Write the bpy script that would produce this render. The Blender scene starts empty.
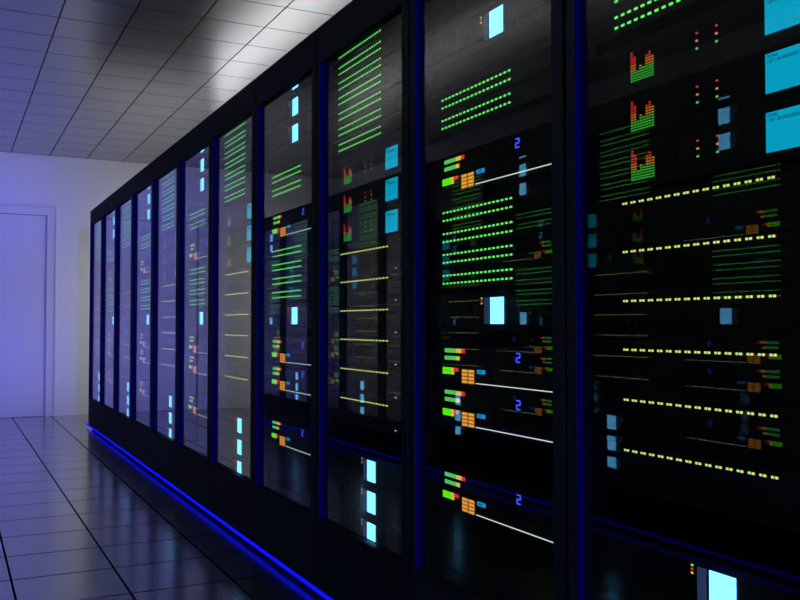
import bpy, bmesh, math, random
from mathutils import Matrix, Vector

# ------------------------------------------------------------------ set-up
S = 0.8 / 0.618            # distance from the camera to the front of the right-hand row
FLOOR = -1.065             # camera height is the origin, so the floor lies below it
CEIL = 1.983
Y_END = 9.691              # far end of both rows
WALL_Y = 11.13             # far wall with the door
XR, XL, YN = 2.92, -2.087, -1.5
X_OPP = -0.478             # front of the opposite row
PITCH = 0.8
COL = bpy.context.scene.collection

# ------------------------------------------------------------------ materials
def mat(name):
    m = bpy.data.materials.new(name); m.use_nodes = True
    nt = m.node_tree; nt.nodes.clear()
    out = nt.nodes.new('ShaderNodeOutputMaterial')
    return m, nt, out

def principled(name, col, rough=.5, spec=.5, metal=0., noise=0., ior=1.5):
    m, nt, out = mat(name)
    p = nt.nodes.new('ShaderNodeBsdfPrincipled')
    p.inputs['Base Color'].default_value = (*col, 1)
    p.inputs['Roughness'].default_value = rough
    p.inputs['Metallic'].default_value = metal
    p.inputs['Specular IOR Level'].default_value = spec
    p.inputs['IOR'].default_value = ior
    if noise:
        tc = nt.nodes.new('ShaderNodeTexCoord')
        n = nt.nodes.new('ShaderNodeTexNoise'); n.inputs['Scale'].default_value = 40
        r = nt.nodes.new('ShaderNodeMapRange')
        r.inputs['To Min'].default_value = rough - noise; r.inputs['To Max'].default_value = rough + noise
        nt.links.new(tc.outputs['Object'], n.inputs['Vector'])
        nt.links.new(n.outputs['Fac'], r.inputs['Value'])
        nt.links.new(r.outputs['Result'], p.inputs['Roughness'])
    nt.links.new(p.outputs[0], out.inputs['Surface'])
    return m

def enamel(name, col, rough, gloss):
    m, nt, out = mat(name)
    N, L = nt.nodes.new, nt.links.new
    d = N('ShaderNodeBsdfDiffuse'); d.inputs['Color'].default_value = (*col, 1)
    g = N('ShaderNodeBsdfGlossy'); g.inputs['Roughness'].default_value = rough
    g.inputs['Color'].default_value = (1, 1, 1, 1)
    tc = N('ShaderNodeTexCoord'); n = N('ShaderNodeTexNoise'); n.inputs['Scale'].default_value = 60
    k = N('ShaderNodeMapRange'); k.inputs['To Min'].default_value = gloss*.8; k.inputs['To Max'].default_value = gloss*1.2
    L(tc.outputs['Object'], n.inputs['Vector']); L(n.outputs['Fac'], k.inputs['Value'])
    x = N('ShaderNodeMixShader')
    L(k.outputs['Result'], x.inputs[0]); L(d.outputs[0], x.inputs[1]); L(g.outputs[0], x.inputs[2])
    L(x.outputs[0], out.inputs['Surface'])
    return m

def emit(name, col, k=1., sampled=False):
    m, nt, out = mat(name)
    if not sampled: m.cycles.emission_sampling = 'NONE'     # tiny lights: found by bounces only
    e = nt.nodes.new('ShaderNodeEmission')
    e.inputs['Color'].default_value = (*col, 1); e.inputs['Strength'].default_value = k
    nt.links.new(e.outputs[0], out.inputs['Surface'])
    return m

def tiles(name, base, groove, x0, y0, size, gw, gloss, rough):
    """square panels divided by dark joints, in the surface's own object space"""
    m, nt, out = mat(name)
    N, L = nt.nodes.new, nt.links.new
    tc = N('ShaderNodeTexCoord'); sep = N('ShaderNodeSeparateXYZ')
    L(tc.outputs['Object'], sep.inputs[0])
    def math_(op, a, b=None):
        n = N('ShaderNodeMath'); n.operation = op
        for i, v in enumerate((a, b)):
            if v is None: continue
            if isinstance(v, (int, float)): n.inputs[i].default_value = v
            else: L(v, n.inputs[i])
        return n.outputs[0]
    def dist(axis, o):
        f = math_('FRACT', math_('DIVIDE', math_('SUBTRACT', sep.outputs[axis], o - 100 * size), size))
        return math_('MULTIPLY', math_('MINIMUM', f, math_('SUBTRACT', 1., f)), size)
    d = math_('MINIMUM', dist('X', x0), dist('Y', y0))
    g = math_('LESS_THAN', d, gw / 2)
    dif = N('ShaderNodeBsdfDiffuse'); dif.inputs['Color'].default_value = (*base, 1)
    glo = N('ShaderNodeBsdfGlossy'); glo.inputs['Roughness'].default_value = rough
    glo.inputs['Color'].default_value = (1, 1, 1, 1)
    lw = N('ShaderNodeFresnel'); lw.inputs['IOR'].default_value = gloss
    mix = N('ShaderNodeMixShader')
    fm = N('ShaderNodeMapRange'); fm.inputs['To Min'].default_value = .20; fm.inputs['To Max'].default_value = 1.
    L(lw.outputs[0], fm.inputs['Value']); L(fm.outputs['Result'], mix.inputs[0]); L(dif.outputs[0], mix.inputs[1]); L(glo.outputs[0], mix.inputs[2])
    gd = N('ShaderNodeBsdfDiffuse'); gd.inputs['Color'].default_value = (*groove, 1)
    mx = N('ShaderNodeMixShader')
    L(g, mx.inputs[0]); L(mix.outputs[0], mx.inputs[1]); L(gd.outputs[0], mx.inputs[2])
    L(mx.outputs[0], out.inputs['Surface'])
    return m

def glass_mat():
    m, nt, out = mat('clear_glass')
    N, L = nt.nodes.new, nt.links.new
    geo = N('ShaderNodeNewGeometry')
    r = N('ShaderNodeMapRange')                     # same reflectance on both faces of the pane
    r.inputs['To Min'].default_value = 1.5; r.inputs['To Max'].default_value = 1 / 1.5
    L(geo.outputs['Backfacing'], r.inputs['Value'])
    fr = N('ShaderNodeFresnel'); L(r.outputs['Result'], fr.inputs['IOR'])
    tr = N('ShaderNodeBsdfTransparent'); tr.inputs['Color'].default_value = (.97, .98, .98, 1)
    gl = N('ShaderNodeBsdfGlossy'); gl.inputs['Roughness'].default_value = 0.0
    gl.inputs['Color'].default_value = (1, 1, 1, 1)
    mx = N('ShaderNodeMixShader')
    L(fr.outputs[0], mx.inputs[0]); L(tr.outputs[0], mx.inputs[1]); L(gl.outputs[0], mx.inputs[2])
    L(mx.outputs[0], out.inputs['Surface'])
    return m

M = {
    'wall': principled('white_wall_paint', (.72, .72, .74), .6, .3, noise=.05),
    'door': principled('white_door_paint', (.66, .66, .70), .5, .3, noise=.04),
    'floor': tiles('dark_gloss_floor_tiles', (.10, .10, .11), (.004, .004, .006), .2433, .358, .4123, .0095, 2.0, .18),
    'ceiling': tiles('gloss_ceiling_tiles', (.10, .10, .10), (.02, .02, .02), .607, .253, .4150, .0085, 2.0, .22),
    'cab': enamel('black_powder_coat', (.018, .023, .046), .35, .03),
    'rail': principled('dark_zinc_rail', (.012, .012, .014), .5, .3),
    'dev': principled('black_device_plastic', (.006, .006, .008), .55, .2, noise=.04),
    'vent': emit('emissive_blue_grey_vent', (.20, .36, .95), .11),  # vent slats get a dim blue-grey emission of their own
    'glass': glass_mat(),
    'jamb': emit('dim_blue_jamb', (0, 0, 1), .055),  # even dim blue emission for the jamb face
    'neon': emit('bright_blue_light_strip', (.004, .006, 1), 1.15),
    'neon_dim': emit('dimmer_blue_light_strip', (.001, .002, 1), .45),
    'green': emit('green_led', (.17, 1, .17), .95),
    'seg_green': emit('green_segment', (.03, .33, .03), 1.),
    'seg_amber': emit('amber_bar_segment', (.42, .14, .015), 1.),
    'seg_red': emit('red_bar_segment', (.52, .02, .025), 1.),
    'meter_green': emit('meter_green', (.09, .62, .11), 1.),
    'lime': emit('lime_segment', (.12, .95, .01), 1.),
    'yellow': emit('yellow_segment', (.85, .55, .06), 1.),
    'amber': emit('amber_segment', (.55, .20, .02), 1.),
    'red': emit('red_segment', (.75, .03, .03), 1.),
    'led_red': emit('red_led', (.45, .03, .05), 1.),
    'led_amber': emit('amber_led', (.60, .22, .08), 1.),
    'led_green': emit('dim_green_led', (.10, .50, .10), 1.),
    'link_y': emit('yellow_link_led', (.95, .80, .16), 1.),
    'link_g': emit('pale_green_link_led', (.42, .85, .30), 1.),
    'blue': emit('blue_digit', (.06, .08, 1.), 1.6),
    'sblue': emit('small_blue_led', (.02, .05, 1.), .8),
    'label': emit('light_blue_display', (.01, .30, .72), 1.),
    'ink': principled('dark_teal_display_ink', (.0, .05, .09), .6, .2),
    'lcd': emit('cyan_display', (.002, .37, .58), 1.),
    'screen': emit('pale_cyan_screen', (.42, 1.7, 3.0), 1.),
    'button': emit('orange_key', (.75, .27, .03), 1.),
    'button_hi': emit('orange_key_legend', (.95, .48, .09), 1.),
    'white': emit('white_light_line', (.70, .80, .77), 1.),
}

# ------------------------------------------------------------------ mesh helpers
class MB:
    """collects boxes into one mesh; each box may carry its own material"""
    def __init__(self): self.bm = bmesh.new(); self.mats = []
    def slot(self, key):
        if key not in self.mats: self.mats.append(key)
        return self.mats.index(key)
    def box(self, x0, x1, y0, y1, z0, z1, key, bev=0.):
        r = bmesh.ops.create_cube(self.bm, size=1.)
        vs = r['verts']
        bmesh.ops.transform(self.bm, verts=vs, matrix=Matrix.Translation(((x0+x1)/2, (y0+y1)/2, (z0+z1)/2)) @ Matrix.Diagonal((x1-x0, y1-y0, z1-z0, 1)))
        fs = set(f for v in vs for f in v.link_faces)
        i = self.slot(key)
        if bev:
            es = list(set(e for v in vs for e in v.link_edges))
            g = bmesh.ops.bevel(self.bm, geom=es, offset=bev, segments=2, affect='EDGES', profile=.6)
            fs = set(f for f in g['faces']) | set(f for f in fs if f.is_valid)
            for v in [v for v in self.bm.verts]:
                pass
        for f in fs:
            if f.is_valid: f.material_index = i
        return self
    def prism(self, pts, y0, y1, key):
        """outline in x-z extruded along y"""
        a = [self.bm.verts.new((x, y0, z)) for x, z in pts]; b = [self.bm.verts.new((x, y1, z)) for x, z in pts]
        i = self.slot(key); n = len(pts)
        fs = [self.bm.faces.new(a), self.bm.faces.new(b[::-1])]
        for k in range(n): fs.append(self.bm.faces.new((a[k], b[k], b[(k+1) % n], a[(k+1) % n])))
        for f in fs: f.material_index = i
        bmesh.ops.recalc_face_normals(self.bm, faces=fs)
        return self
    def mesh(self, name):
        me = bpy.data.meshes.new(name); self.bm.to_mesh(me); self.bm.free()
        for k in self.mats: me.materials.append(M[k])
        return me

def text_mesh(name, body, size, key, x, y, z, squeeze=1.):
    cu = bpy.data.curves.new(name, 'FONT'); cu.body = body; cu.size = size; cu.extrude = .00015
    o = bpy.data.objects.new(name, cu); COL.objects.link(o)
    dg = bpy.context.evaluated_depsgraph_get()
    me = bpy.data.meshes.new_from_object(o.evaluated_get(dg))
    bpy.data.objects.remove(o); bpy.data.curves.remove(cu)
    me.transform(Matrix.Translation((x, y, z)) @ Matrix.Rotation(math.pi/2, 4, 'X') @ Matrix.Diagonal((squeeze, 1, 1, 1)))
    me.materials.clear(); me.materials.append(M[key]); me.name = name
    return me

def link(name, data, parent=None, loc=(0, 0, 0)):
    o = bpy.data.objects.new(name, data); COL.objects.link(o)
    o.parent = parent; o.location = loc
    return o

def tag(o, label, cat, group=None):
    o['label'] = label; o['category'] = cat
    if group: o['group'] = group
    return o

def structure(name, me, loc=(0, 0, 0)):
    o = link(name, me, None, loc); o['kind'] = 'structure'
    return o

# ------------------------------------------------------------------ the room
def slab(name, x0, x1, y0, y1, z0, z1, key):
    b = MB(); b.box(x0, x1, y0, y1, z0, z1, key); return structure(name, b.mesh(name))

slab('floor', XL-.1, XR+.1, YN-.1, WALL_Y+.1, FLOOR-.1, FLOOR, 'floor')
slab('ceiling', XL-.1, XR+.1, YN-.1, WALL_Y+.1, CEIL, CEIL+.1, 'ceiling')
slab('wall_right', XR, XR+.1, YN, WALL_Y, FLOOR, CEIL, 'wall')
slab('wall_left', XL-.1, XL, YN, WALL_Y, FLOOR, CEIL, 'wall')
slab('wall_near', XL, XR, YN-.1, YN, FLOOR, CEIL, 'wall')
# far wall with the door opening
DX0, DX1, DZ = -.165, 1.005, 1.279
b = MB()
b.box(XL, DX0, WALL_Y, WALL_Y+.12, FLOOR, CEIL, 'wall')
b.box(DX1, XR, WALL_Y, WALL_Y+.12, FLOOR, CEIL, 'wall')
b.box(DX0, DX1, WALL_Y, WALL_Y+.12, DZ, CEIL, 'wall')
structure('wall_far', b.mesh('wall_far'))
b = MB()
b.box(DX0+.015, DX1-.015, WALL_Y+.012, WALL_Y+.05, FLOOR+.004, DZ-.006, 'door', .003)
b.box(DX0, DX1, WALL_Y+.05, WALL_Y+.09, FLOOR, DZ, 'door')            # rebate behind the leaf
door = structure('door_1', b.mesh('door_1'))
b = MB()                                            # casing with a raised outer bead
for (x0, x1, z0, z1) in ((DX1, DX1+.115, FLOOR, DZ+.115), (DX0-.115, DX0, FLOOR, DZ+.115), (DX0, DX1, DZ, DZ+.115)):
    b.box(x0, x1, WALL_Y-.016, WALL_Y, z0, z1, 'door', .002)
b.box(DX1+.088, DX1+.118, WALL_Y-.030, WALL_Y-.015, FLOOR, DZ+.118, 'door', .006)
b.box(DX0-.118, DX0-.088, WALL_Y-.030, WALL_Y-.015, FLOOR, DZ+.118, 'door', .006)
b.box(DX0-.088, DX1+.088, WALL_Y-.030, WALL_Y-.015, DZ+.088, DZ+.118, 'door', .006)
structure('trim_1', b.mesh('trim_1'))

# ------------------------------------------------------------------ server cabinets
H = 2.247                                           # cabinet height
U0, U1 = .039, .747                                 # door opening, measured from the cabinet's left boundary
Z0, Z1 = .308, 2.105
SLEFT, SRIGHT = .0055, .7925
def c(u): return u - .4                             # cabinet-local x

RC = .0375                                          # depth of the recess in front of the glass
b = MB()
b.box(c(SLEFT), c(U0), 0, RC, 0.036, H, 'cab', .0012)
b.box(c(U1), c(SRIGHT), 0, RC, 0.036, H, 'cab', .0012)
b.box(c(U0), c(U1), 0.0004, RC, Z1, H, 'cab')
b.box(c(U0), c(U1), 0.0004, RC, 0.036, Z0, 'cab')
ME_FRAME = b.mesh('cabinet_frame')
b = MB()
b.box(c(SLEFT), c(SLEFT)+.012, .0385, 1.0, .012, H, 'cab')
b.box(c(SRIGHT)-.012, c(SRIGHT), .0385, 1.0, .012, H, 'cab')
b.box(c(SLEFT)+.012, c(SRIGHT)-.012, .0385, 1.0, H-.014, H, 'cab')
b.box(c(SLEFT)+.012, c(SRIGHT)-.012, .060, 1.0, .235, .250, 'cab')
b.box(c(SLEFT)+.012, c(SRIGHT)-.012, .985, 1.0, .012, H-.014, 'cab')
b.box(c(SLEFT)+.03, c(SRIGHT)-.03, .05, .97, 0, .03, 'cab')
ME_BODY = b.mesh('cabinet_body')
b = MB()
b.box(c(.018), c(.058),   .0460, .075, .2505, 2.2325, 'rail')
ME_RAILL = b.mesh('mounting_rail')
b = MB()
b.box(c(.728), c(.780),   .0460, .075, .2505, 2.2325, 'rail')
ME_RAILR = b.mesh('mounting_rail_right')
GT = .0176                                          # the pane sits this far back in the opening
b = MB()
b.box(c(U0), c(U0)+.0020, GT, .0360, Z0, Z1, 'cab')
b.box(c(U1)-.0020, c(U1), GT, .0360, Z0, Z1, 'cab')
b.box(c(U0)+.0020, c(U1)-.0020, GT, .0360, Z1-.0010, Z1, 'cab')
b.box(c(U0)+.0020, c(U1)-.0020, GT, .0360, Z0, Z0+.0010, 'cab')
ME_DOOR = b.mesh('glass_door_edge')
b = MB()
b.box(c(U0)+.0020, c(U1)-.0020, GT, GT+.003, Z0+.0010, Z1-.0010, 'glass')
ME_PANE = b.mesh('glass_pane')
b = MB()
b.box(c(U0), c(U0)+.0006, .001, GT-.0004, Z0+.001, Z1-.001, 'jamb')  # thin facing on the left jamb, evenly emissive blue
ME_JAMB = b.mesh('blue_jamb_face')

def cabinet(loc, rot, label, group):
    e = link('server_cabinet', None, None, loc); e.rotation_euler = (0, 0, rot)
    tag(e, label, 'server cabinet', group)
    link('cabinet_frame', ME_FRAME, e); link('cabinet_body', ME_BODY, e)
    link('mounting_rail', ME_RAILL, e); link('mounting_rail', ME_RAILR, e)
    d = link('glass_door', ME_DOOR, e); link('glass_pane', ME_PANE, d)
    link('blue_jamb_face', ME_JAMB, e)
    return e

# ------------------------------------------------------------------ devices: meshes in device space, x from the centre, z from the unit's bottom, y=0 at the face
EAR0, EAR1 = .0455, .7405
def chassis(h, depth=.55, extra=None):
    b = MB()
    b.box(c(EAR0), c(EAR1), 0, .0035, .0008, h-.0008, 'dev', .0006)
    b.box(c(.072), c(.714), .0035, depth, .0012, h-.0012, 'dev')
    for u in (.0515, .7345):                        # fixing screws in the mounting ears
        for z in (h*.22, h*.78):
            b.box(c(u)-.0025, c(u)+.0025, -.0012, 0, z-.0025, z+.0025, 'rail')
    if extra: extra(b)
    return b

# --- network switch (two rows of eighteen green lights)
SWH, LP, NL = .0595, .02130, 18
def switch_extra(b):
    for k in range(NL):                             # port sockets between the rows of lights
        x = c(.136 + LP*k)
        b.box(x-.0075, x+.0075, -.0008, 0, SWH/2-.0075, SWH/2+.0075, 'dev')
    b.box(c(.56), c(.69), -.0008, 0, .012, SWH-.012, 'dev')
ME_SW = chassis(SWH, extra=switch_extra).mesh('switch_chassis')
LW, LH = .0115, .0054
b = MB(); b.box(-LW/2, LW/2, -.0016, 0, -LH/2, LH/2, 'green', .0006); ME_PLED = b.mesh('port_light')
b = MB()
for k in range(NL): b.box(LP*k-LW/2, LP*k+LW/2, -.0016, 0, -LH/2, LH/2, 'green')
ME_PROW = b.mesh('port_light_row')
def switch(e, fine, u0=.136):
    link('chassis', ME_SW, e)
    for dz in (-.012, .012):
        if fine:
            for k in range(NL): link('port_light', ME_PLED, e, (c(u0+LP*k), 0, SWH/2+dz))
        else:
            link('port_light_row', ME_PROW, e, (c(u0), 0, SWH/2+dz))

# --- storage array with a pale cyan screen
ARH = .1095
def array_extra(b):
    for i in range(5):
        b.box(c(.085+.05*i), c(.130+.05*i), -.001, 0, .012, ARH-.012, 'dev')
    for i in range(4):
        b.box(c(.50+.05*i), c(.545+.05*i), -.001, 0, .012, ARH-.012, 'dev')
ME_AR = chassis(ARH, extra=array_extra).mesh('array_chassis')
ZS0, ZS1 = .018, .0915
b = MB(); b.box(c(.3975), c(.4635), -.0016, 0, ZS0, ZS1, 'screen'); ME_SCREEN = b.mesh('screen')
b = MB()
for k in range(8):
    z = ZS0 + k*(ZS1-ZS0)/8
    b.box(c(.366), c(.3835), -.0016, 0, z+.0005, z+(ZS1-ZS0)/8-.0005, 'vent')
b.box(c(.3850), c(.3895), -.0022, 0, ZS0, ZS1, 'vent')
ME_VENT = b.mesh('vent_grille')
def led(key, w=.006, h=.004, n='status_light'):
    b = MB(); b.box(-w/2, w/2, -.0016, 0, -h/2, h/2, key, .0005); return b.mesh(n + '_' + key)
ME_L = {k: led(k) for k in ('led_red', 'led_amber', 'led_green', 'green', 'red', 'yellow', 'sblue', 'link_y')}
def storage(e, fine, du=0.):
    link('chassis', ME_AR, e)
    link('screen', ME_SCREEN, e, (du, 0, 0)); link('vent_grille', ME_VENT, e, (du, 0, 0))
    for k, key in enumerate(('green', 'red', 'yellow')):
        o = link('status_light', ME_L[key], e, (c(.352)+du, 0, ZS1-.001-.0076*k))
        o['label'] = ('green', 'red', 'yellow')[k] + ' status light'

# --- monitoring unit: equalizer, six status lights and a cyan display
MOH = .1085
def mon_extra(b):
    b.box(c(.165), c(.275), -.0006, 0, .012, MOH-.012, 'dev')
    b.box(c(.535), c(.650), -.0006, 0, .010, MOH-.008, 'dev')
ME_MO = chassis(MOH, extra=mon_extra).mesh('monitor_chassis')
HEIGHTS = (12, 10, 4, 6, 5, 9, 10, 8)
GREENS = (4, 4, 4, 5, 5, 5, 5, 5)
ME_BAR = []
SP = .00572
for h_, g_ in zip(HEIGHTS, GREENS):
    b = MB()
    for r in range(h_):
        key = 'seg_green' if r < g_ else ('seg_amber' if r < g_ + 3 else 'seg_red')
        b.box(-.0034, .0034, -.0016, 0, r*SP+.0014, (r+1)*SP-.0014, key)
    ME_BAR.append(b.mesh('equalizer_bar'))
ZLCD = .018
b = MB(); b.box(c(.5455), c(.6385), -.0016, 0, ZLCD, ZLCD+.0735, 'lcd'); ME_LCD = b.mesh('display')
ME_LT1 = text_mesh('display_text', 'TESTING...', .0085, 'ink', c(.548), -.0019, ZLCD+.0645, .72)
ME_LT2 = text_mesh('display_text', '1 OF 1 IN PROGRESS', .0095, 'ink', c(.548), -.0019, ZLCD+.0555, .82)
def monitor(e, fine):
    link('chassis', ME_MO, e)
    for k in range(8):
        link('equalizer_bar', ME_BAR[k], e, (c(.1865+.00925*k), 0, .0175))
    for u in (.3775, .429):
        for k, key in enumerate(('led_red', 'led_amber', 'led_green')):
            o = link('status_light', ME_L[key], e, (c(u), 0, .0725-.0158*k))
            o['label'] = ('red', 'amber', 'green')[k] + ' status light'
    d = link('display', ME_LCD, e)
    link('display_text', ME_LT1, d); link('display_text', ME_LT2, d)

# --- patch unit: a line of paired yellow and green link lights
PAH, PP = .1085, .0263
ZL = PAH - .0170
def patch_extra(b):
    for k in range(16):
        x = c(.1585 + PP*k)
        b.box(x-.010, x+.010, -.0008, 0, .030, .052, 'dev')
ME_PA = chassis(PAH, extra=patch_extra).mesh('patch_chassis')
b = MB(); b.box(-.0030, .0030, -.0016, 0, -.0023, .0023, 'link_g', .0005); ME_LKG = b.mesh('link_light_green')
b = MB(); b.box(-.0030, .0030, -.0016, 0, -.0023, .0023, 'link_y', .0005); ME_LKY = b.mesh('link_light_yellow')
b = MB()
for k in range(16):
    b.box(PP*k-.0030, PP*k+.0030, -.0016, 0, -.0022, .0022, 'link_g')
    b.box(PP*k+.0060, PP*k+.0120, -.0016, 0, -.0022, .0022, 'link_y')
ME_LKROW = b.mesh('link_light_row')
def patch(e, fine):
    link('chassis', ME_PA, e)
    if fine:
        for k in range(16):
            link('link_light', ME_LKG, e, (c(.1560+PP*k), 0, ZL)); link('link_light', ME_LKY, e, (c(.1650+PP*k), 0, ZL))
    else:
        link('link_light_row', ME_LKROW, e, (c(.1560), 0, ZL))
    o = link('status_light', ME_L['link_y'], e, (c(.6215), 0, .0135)); o['label'] = 'yellow status light'
    o = link('status_light', ME_L['sblue'], e, (c(.6325), 0, .0135)); o['label'] = 'blue status light'

# --- rack server: level meters, gauges, orange keys, blue display, digit and a white light line
SEH = .1215
DT = SEH - .0125                                    # top of the upper meter
def srv_extra(b):
    for i in range(3):
        b.box(c(.40+.042*i), c(.437+.042*i), -.001, 0, .030, SEH-.018, 'dev')
    b.box(c(.60), c(.70), -.001, 0, .035, SEH-.015, 'dev')
ME_SE = chassis(SEH, .7, srv_extra).mesh('server_chassis')
def meter(n, greens, yellows):
    b = MB()
    for k in range(n):
        key = 'meter_green' if k < greens else ('yellow' if k < greens+yellows else 'red')
        b.box(.00983*k+.0014, .00983*(k+1)-.0014, -.0016, 0, 0, .0118, key)
    return b.mesh('level_meter')
ME_M1, ME_M2 = meter(12, 7, 3), meter(9, 7, 2)
b = MB(); b.box(0, .053, -.0016, 0, 0, .0098, 'lime'); b.box(.053, .0665, -.0016, 0, 0, .0098, 'yellow'); b.box(.0665, .091, -.0016, 0, -.001, .0098, 'red'); ME_G1 = b.mesh('load_gauge')
b = MB(); b.box(0, .053, -.0016, 0, 0, .0098, 'lime'); b.box(.053, .0665, -.0016, 0, 0, .0098, 'yellow'); ME_G2 = b.mesh('load_gauge_lower')
b = MB(); b.box(0, .0310, -.0016, 0, 0, .0088, 'button', .0006)
b.box(.004, .0135, -.0020, -.0015, .0030, .0064, 'button_hi'); b.box(.0160, .0265, -.0020, -.0015, .0030, .0064, 'button_hi'); ME_KEY = b.mesh('orange_key')
b = MB(); b.box(c(.3385), c(.380), -.0016, 0, DT-.0690, DT-.0575, 'label'); ME_LAB = b.mesh('status_display')
ME_LABT = text_mesh('display_text', '20%', .0100, 'ink', c(.3445), -.0019, DT-.0668, 1.3)
b = MB(); b.box(c(.332), c(.6965), -.0016, 0, .0111, .0134, 'white'); ME_LINE = b.mesh('light_line')
b = MB()
x0, x1, w, z0, z2 = 0, .0185, .0029, 0, .0255       # seven-segment figure 2
zm = (z0+z2)/2
b.box(x0+.001, x1-.001, -.0016, 0, z2-w, z2, 'blue'); b.box(x0+.001, x1-.001, -.0016, 0, zm-w/2, zm+w/2, 'blue'); b.box(x0+.001, x1-.001, -.0016, 0, z0, z0+w, 'blue')
b.box(x1-w, x1, -.0016, 0, zm+w/2+.0004, z2-w-.0004, 'blue'); b.box(x0, x0+w, -.0016, 0, z0+w+.0004, zm-w/2-.0004, 'blue')
ME_DIG = b.mesh('digit_display')
def server(e, fine):
    link('chassis', ME_SE, e)
    link('level_meter', ME_M1, e, (c(.1535), 0, DT-.0128)); link('level_meter', ME_M2, e, (c(.1535), 0, DT-.0345))
    link('load_gauge', ME_G1, e, (c(.1425), 0, DT-.0670)); link('load_gauge', ME_G2, e, (c(.1425), 0, DT-.0774))
    for r in range(4):
        for q in range(2): link('orange_key', ME_KEY, e, (c(.2550+.0362*q), 0, DT-.0995+.0104*r))
    d = link('status_display', ME_LAB, e); d['label'] = 'light blue status display'
    link('display_text', ME_LABT, d)
    link('digit_display', ME_DIG, e, (c(.5335), 0, DT-.0300))
    link('light_line', ME_LINE, e)

# ------------------------------------------------------------------ filling the cabinets
ORD = ['', 'first', 'second', 'third', 'fourth', 'fifth', 'sixth', 'seventh', 'eighth', 'ninth', 'tenth', 'eleventh', 'twelfth']
KIND = {
    'switch': ('network_switch', 'network switch', switch),
    'monitor': ('monitoring_unit', 'monitoring unit', monitor),
    'patch': ('patch_unit', 'patch unit', patch),
    'storage': ('storage_array', 'storage array', storage),
    'server': ('rack_server', 'rack server', server),
}
WORDS = {'switch': 'green-lit switch', 'monitor': 'equalizer unit', 'patch': 'yellow-lit patch unit',
         'storage': 'pale cyan screen unit', 'server': 'server with orange keys'}
A = [('switch', z-SWH/2) for z in (2.110, 2.0460, 1.9870, 1.9290, 1.8680, 1.8080, 1.7470)]
A += [('monitor', z-MOH/2) for z in (1.6345, 1.5255, 1.4165)]
A += [('patch', z-ZL) for z in (1.334, 1.2265, 1.1175, 1.010, .8995, .7885)]
A += [('storage', z-ZS1) for z in (.584, .474, .364)]
B = [('storage', z-ZS1) for z in (2.1720, 2.0555, 1.9385)]
B += [('switch', z-SWH/2) for z in (1.7375, 1.6745)]
B += [('server', 1.5635-DT)]
B += [('switch', z-SWH/2) for z in (1.392, 1.3275, 1.2645, 1.201)]
B += [('storage', 1.141-ZS1)]
B += [('server', z-DT) for z in (.995, .871, .6245)]

def fill(kind, k, front, rot, where, fine, opposite):
    items = A if kind == 'A' else B
    total, seen = {}, {}
    for n, _ in items: total[n] = total.get(n, 0) + 1
    yb = Y_END - PITCH*(k-1)                        # far boundary of this cabinet
    yc = yb - .4
    sgn = -1 if opposite else 1
    for n, z in items:
        seen[n] = seen.get(n, 0) + 1
        name, cat, fn = KIND[n]
        e = link(name, None, None, (front + sgn*.042, yc, FLOOR + z)); e.rotation_euler = (0, 0, rot)
        tag(e, f'{ORD[seen[n]]} {WORDS[n]} from the top, {where}', cat,
            ('mirrored ' if opposite else '') + cat + 's in the ' + ('opposite row' if opposite else 'glass cabinets'))
        if n == 'switch':
            if kind == 'A': fn(e, fine, .1365)
            else: fn(e, fine, .1430 if z > 1.6 else .1490)
        elif n == 'storage': fn(e, fine, .0115 if kind == 'B' else 0.)
        else: fn(e, fine)

for k in range(1, 12):                              # the row in view, k = 1 beside the far wall
    kind = 'A' if k % 2 else 'B'
    if k <= 5: where = f'{ORD[k]} cabinet from the far door'
    elif k == 11: where = 'cabinet at the right picture edge'
    else: where = f'{ORD[12-k]} cabinet from the right edge'
    what = 'with equalizers and yellow light lines' if kind == 'A' else 'with orange-keyed servers'
    cabinet((S, Y_END - PITCH*(k-1) - .4, FLOOR), -math.pi/2, f'black glass-door {where} {what}', 'cabinets of the row in view')
    fill(kind, k, S, -math.pi/2, where, k >= 9, False)
for k in range(1, 11):                              # the opposite row, seen as reflections in the glass
    kind = 'B' if k % 2 else 'A'
    where = f'{ORD[k]} cabinet from far end of mirrored row'
    cabinet((X_OPP, Y_END - PITCH*(k-1) - .4, FLOOR), math.pi/2, f'black glass-door server cabinet, {where}', 'cabinets of the opposite row')
    fill(kind, k, X_OPP, math.pi/2, where, False, True)

# blue light tubes along the foot of each row
def foot_strip(x0, x1, y1, key, label):
    b = MB(); L = 10.6
    b.box(x0, x1, -L/2, L/2, -.0055, .0055, key, .002)
    o = link('blue_light_tube', b.mesh('blue_light_tube'), None, (0, y1-L/2, FLOOR+.028))
    return tag(o, label, 'light tube')
foot_strip(S-.006, S+.006, 9.84, 'neon', 'bright blue light tube along the foot of the cabinet row')
foot_strip(X_OPP-.006, X_OPP+.006, 9.84, 'neon_dim', 'blue light tube at the foot of the mirrored opposite row')

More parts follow.
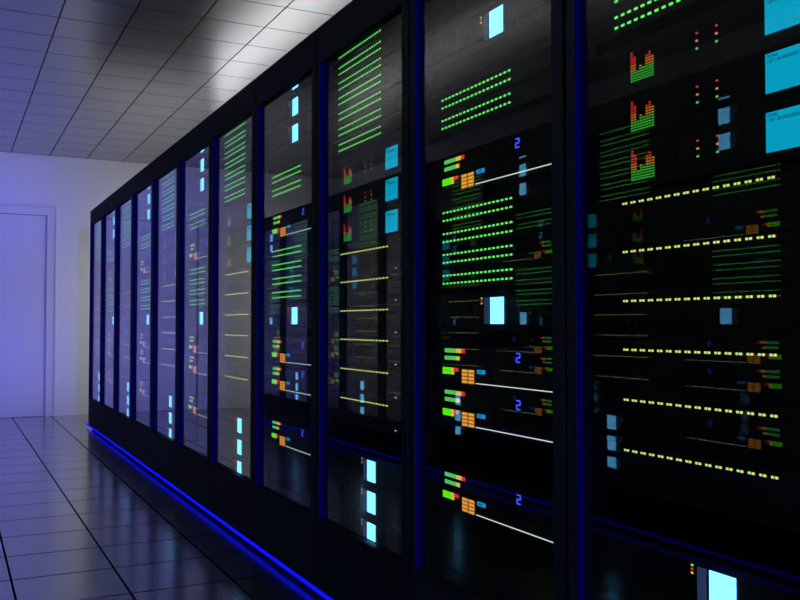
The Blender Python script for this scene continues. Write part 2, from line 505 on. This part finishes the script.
# ------------------------------------------------------------------ lights
def area(name, loc, rot, sx, sy, col, power, spread=math.pi):
    l = bpy.data.lights.new(name, 'AREA'); l.shape = 'RECTANGLE'; l.size = sx; l.size_y = sy
    l.color = col; l.energy = power; l.spread = spread
    o = bpy.data.objects.new(name, l); COL.objects.link(o); o.location = loc; o.rotation_euler = rot
    return o
area('rear_aisle_lamp_right', (2.36, 5.4, .88), (math.pi/2, 0, -math.pi/2), 10.8, .25, (1, 1, 1), 75, math.radians(82))
area('rear_aisle_lamp_left', (-1.53, 5.4, .88), (math.pi/2, 0, math.pi/2), 10.8, .25, (1, 1, 1), 42, math.radians(82))
area('violet_wall_lamp_upper', (.4165, -1.44, 1.33), (math.pi/2, 0, 0), 1.4, 1.25, (.18, .18, 1.0), 5.7, math.radians(11.5))
area('violet_wall_lamp_lower', (.4165, -1.44, -.43), (math.pi/2, 0, 0), 1.4, 1.20, (.18, .18, 1.0), 5.7, math.radians(11.5))
area('row_end_fill_right', (1.95, 9.76, .05), (math.pi/2, 0, 0), .2, 2.1, (.92, .92, 1), 3.9, math.radians(110))  # added unseen fill, brightens the far wall beside the row
area('row_end_fill_left', (-1.13, 9.76, .05), (math.pi/2, 0, 0), .2, 2.1, (.92, .92, 1), 3.9, math.radians(110))  # matching added fill behind the opposite row

w = bpy.data.worlds.new('World'); bpy.context.scene.world = w; w.use_nodes = True
w.node_tree.nodes['Background'].inputs[0].default_value = (0, 0, 0, 1)

# ------------------------------------------------------------------ camera
cam = bpy.data.cameras.new('Camera'); cam.sensor_width = 36; cam.lens = 40; cam.clip_start = .02
co = bpy.data.objects.new('Camera', cam); COL.objects.link(co)
co.location = (0, 0, 0)
co.rotation_euler = (math.radians(90 + 1.597), 0, math.radians(-26.874))
sc = bpy.context.scene; sc.camera = co
sc.view_settings.view_transform = 'Standard'; sc.view_settings.look = 'None'
sc.view_settings.exposure = 0; sc.view_settings.gamma = 1; sc.view_settings.use_curve_mapping = False
sc.cycles.use_adaptive_sampling = False
sc.cycles.max_bounces = 12; sc.cycles.transparent_max_bounces = 16; sc.cycles.glossy_bounces = 6
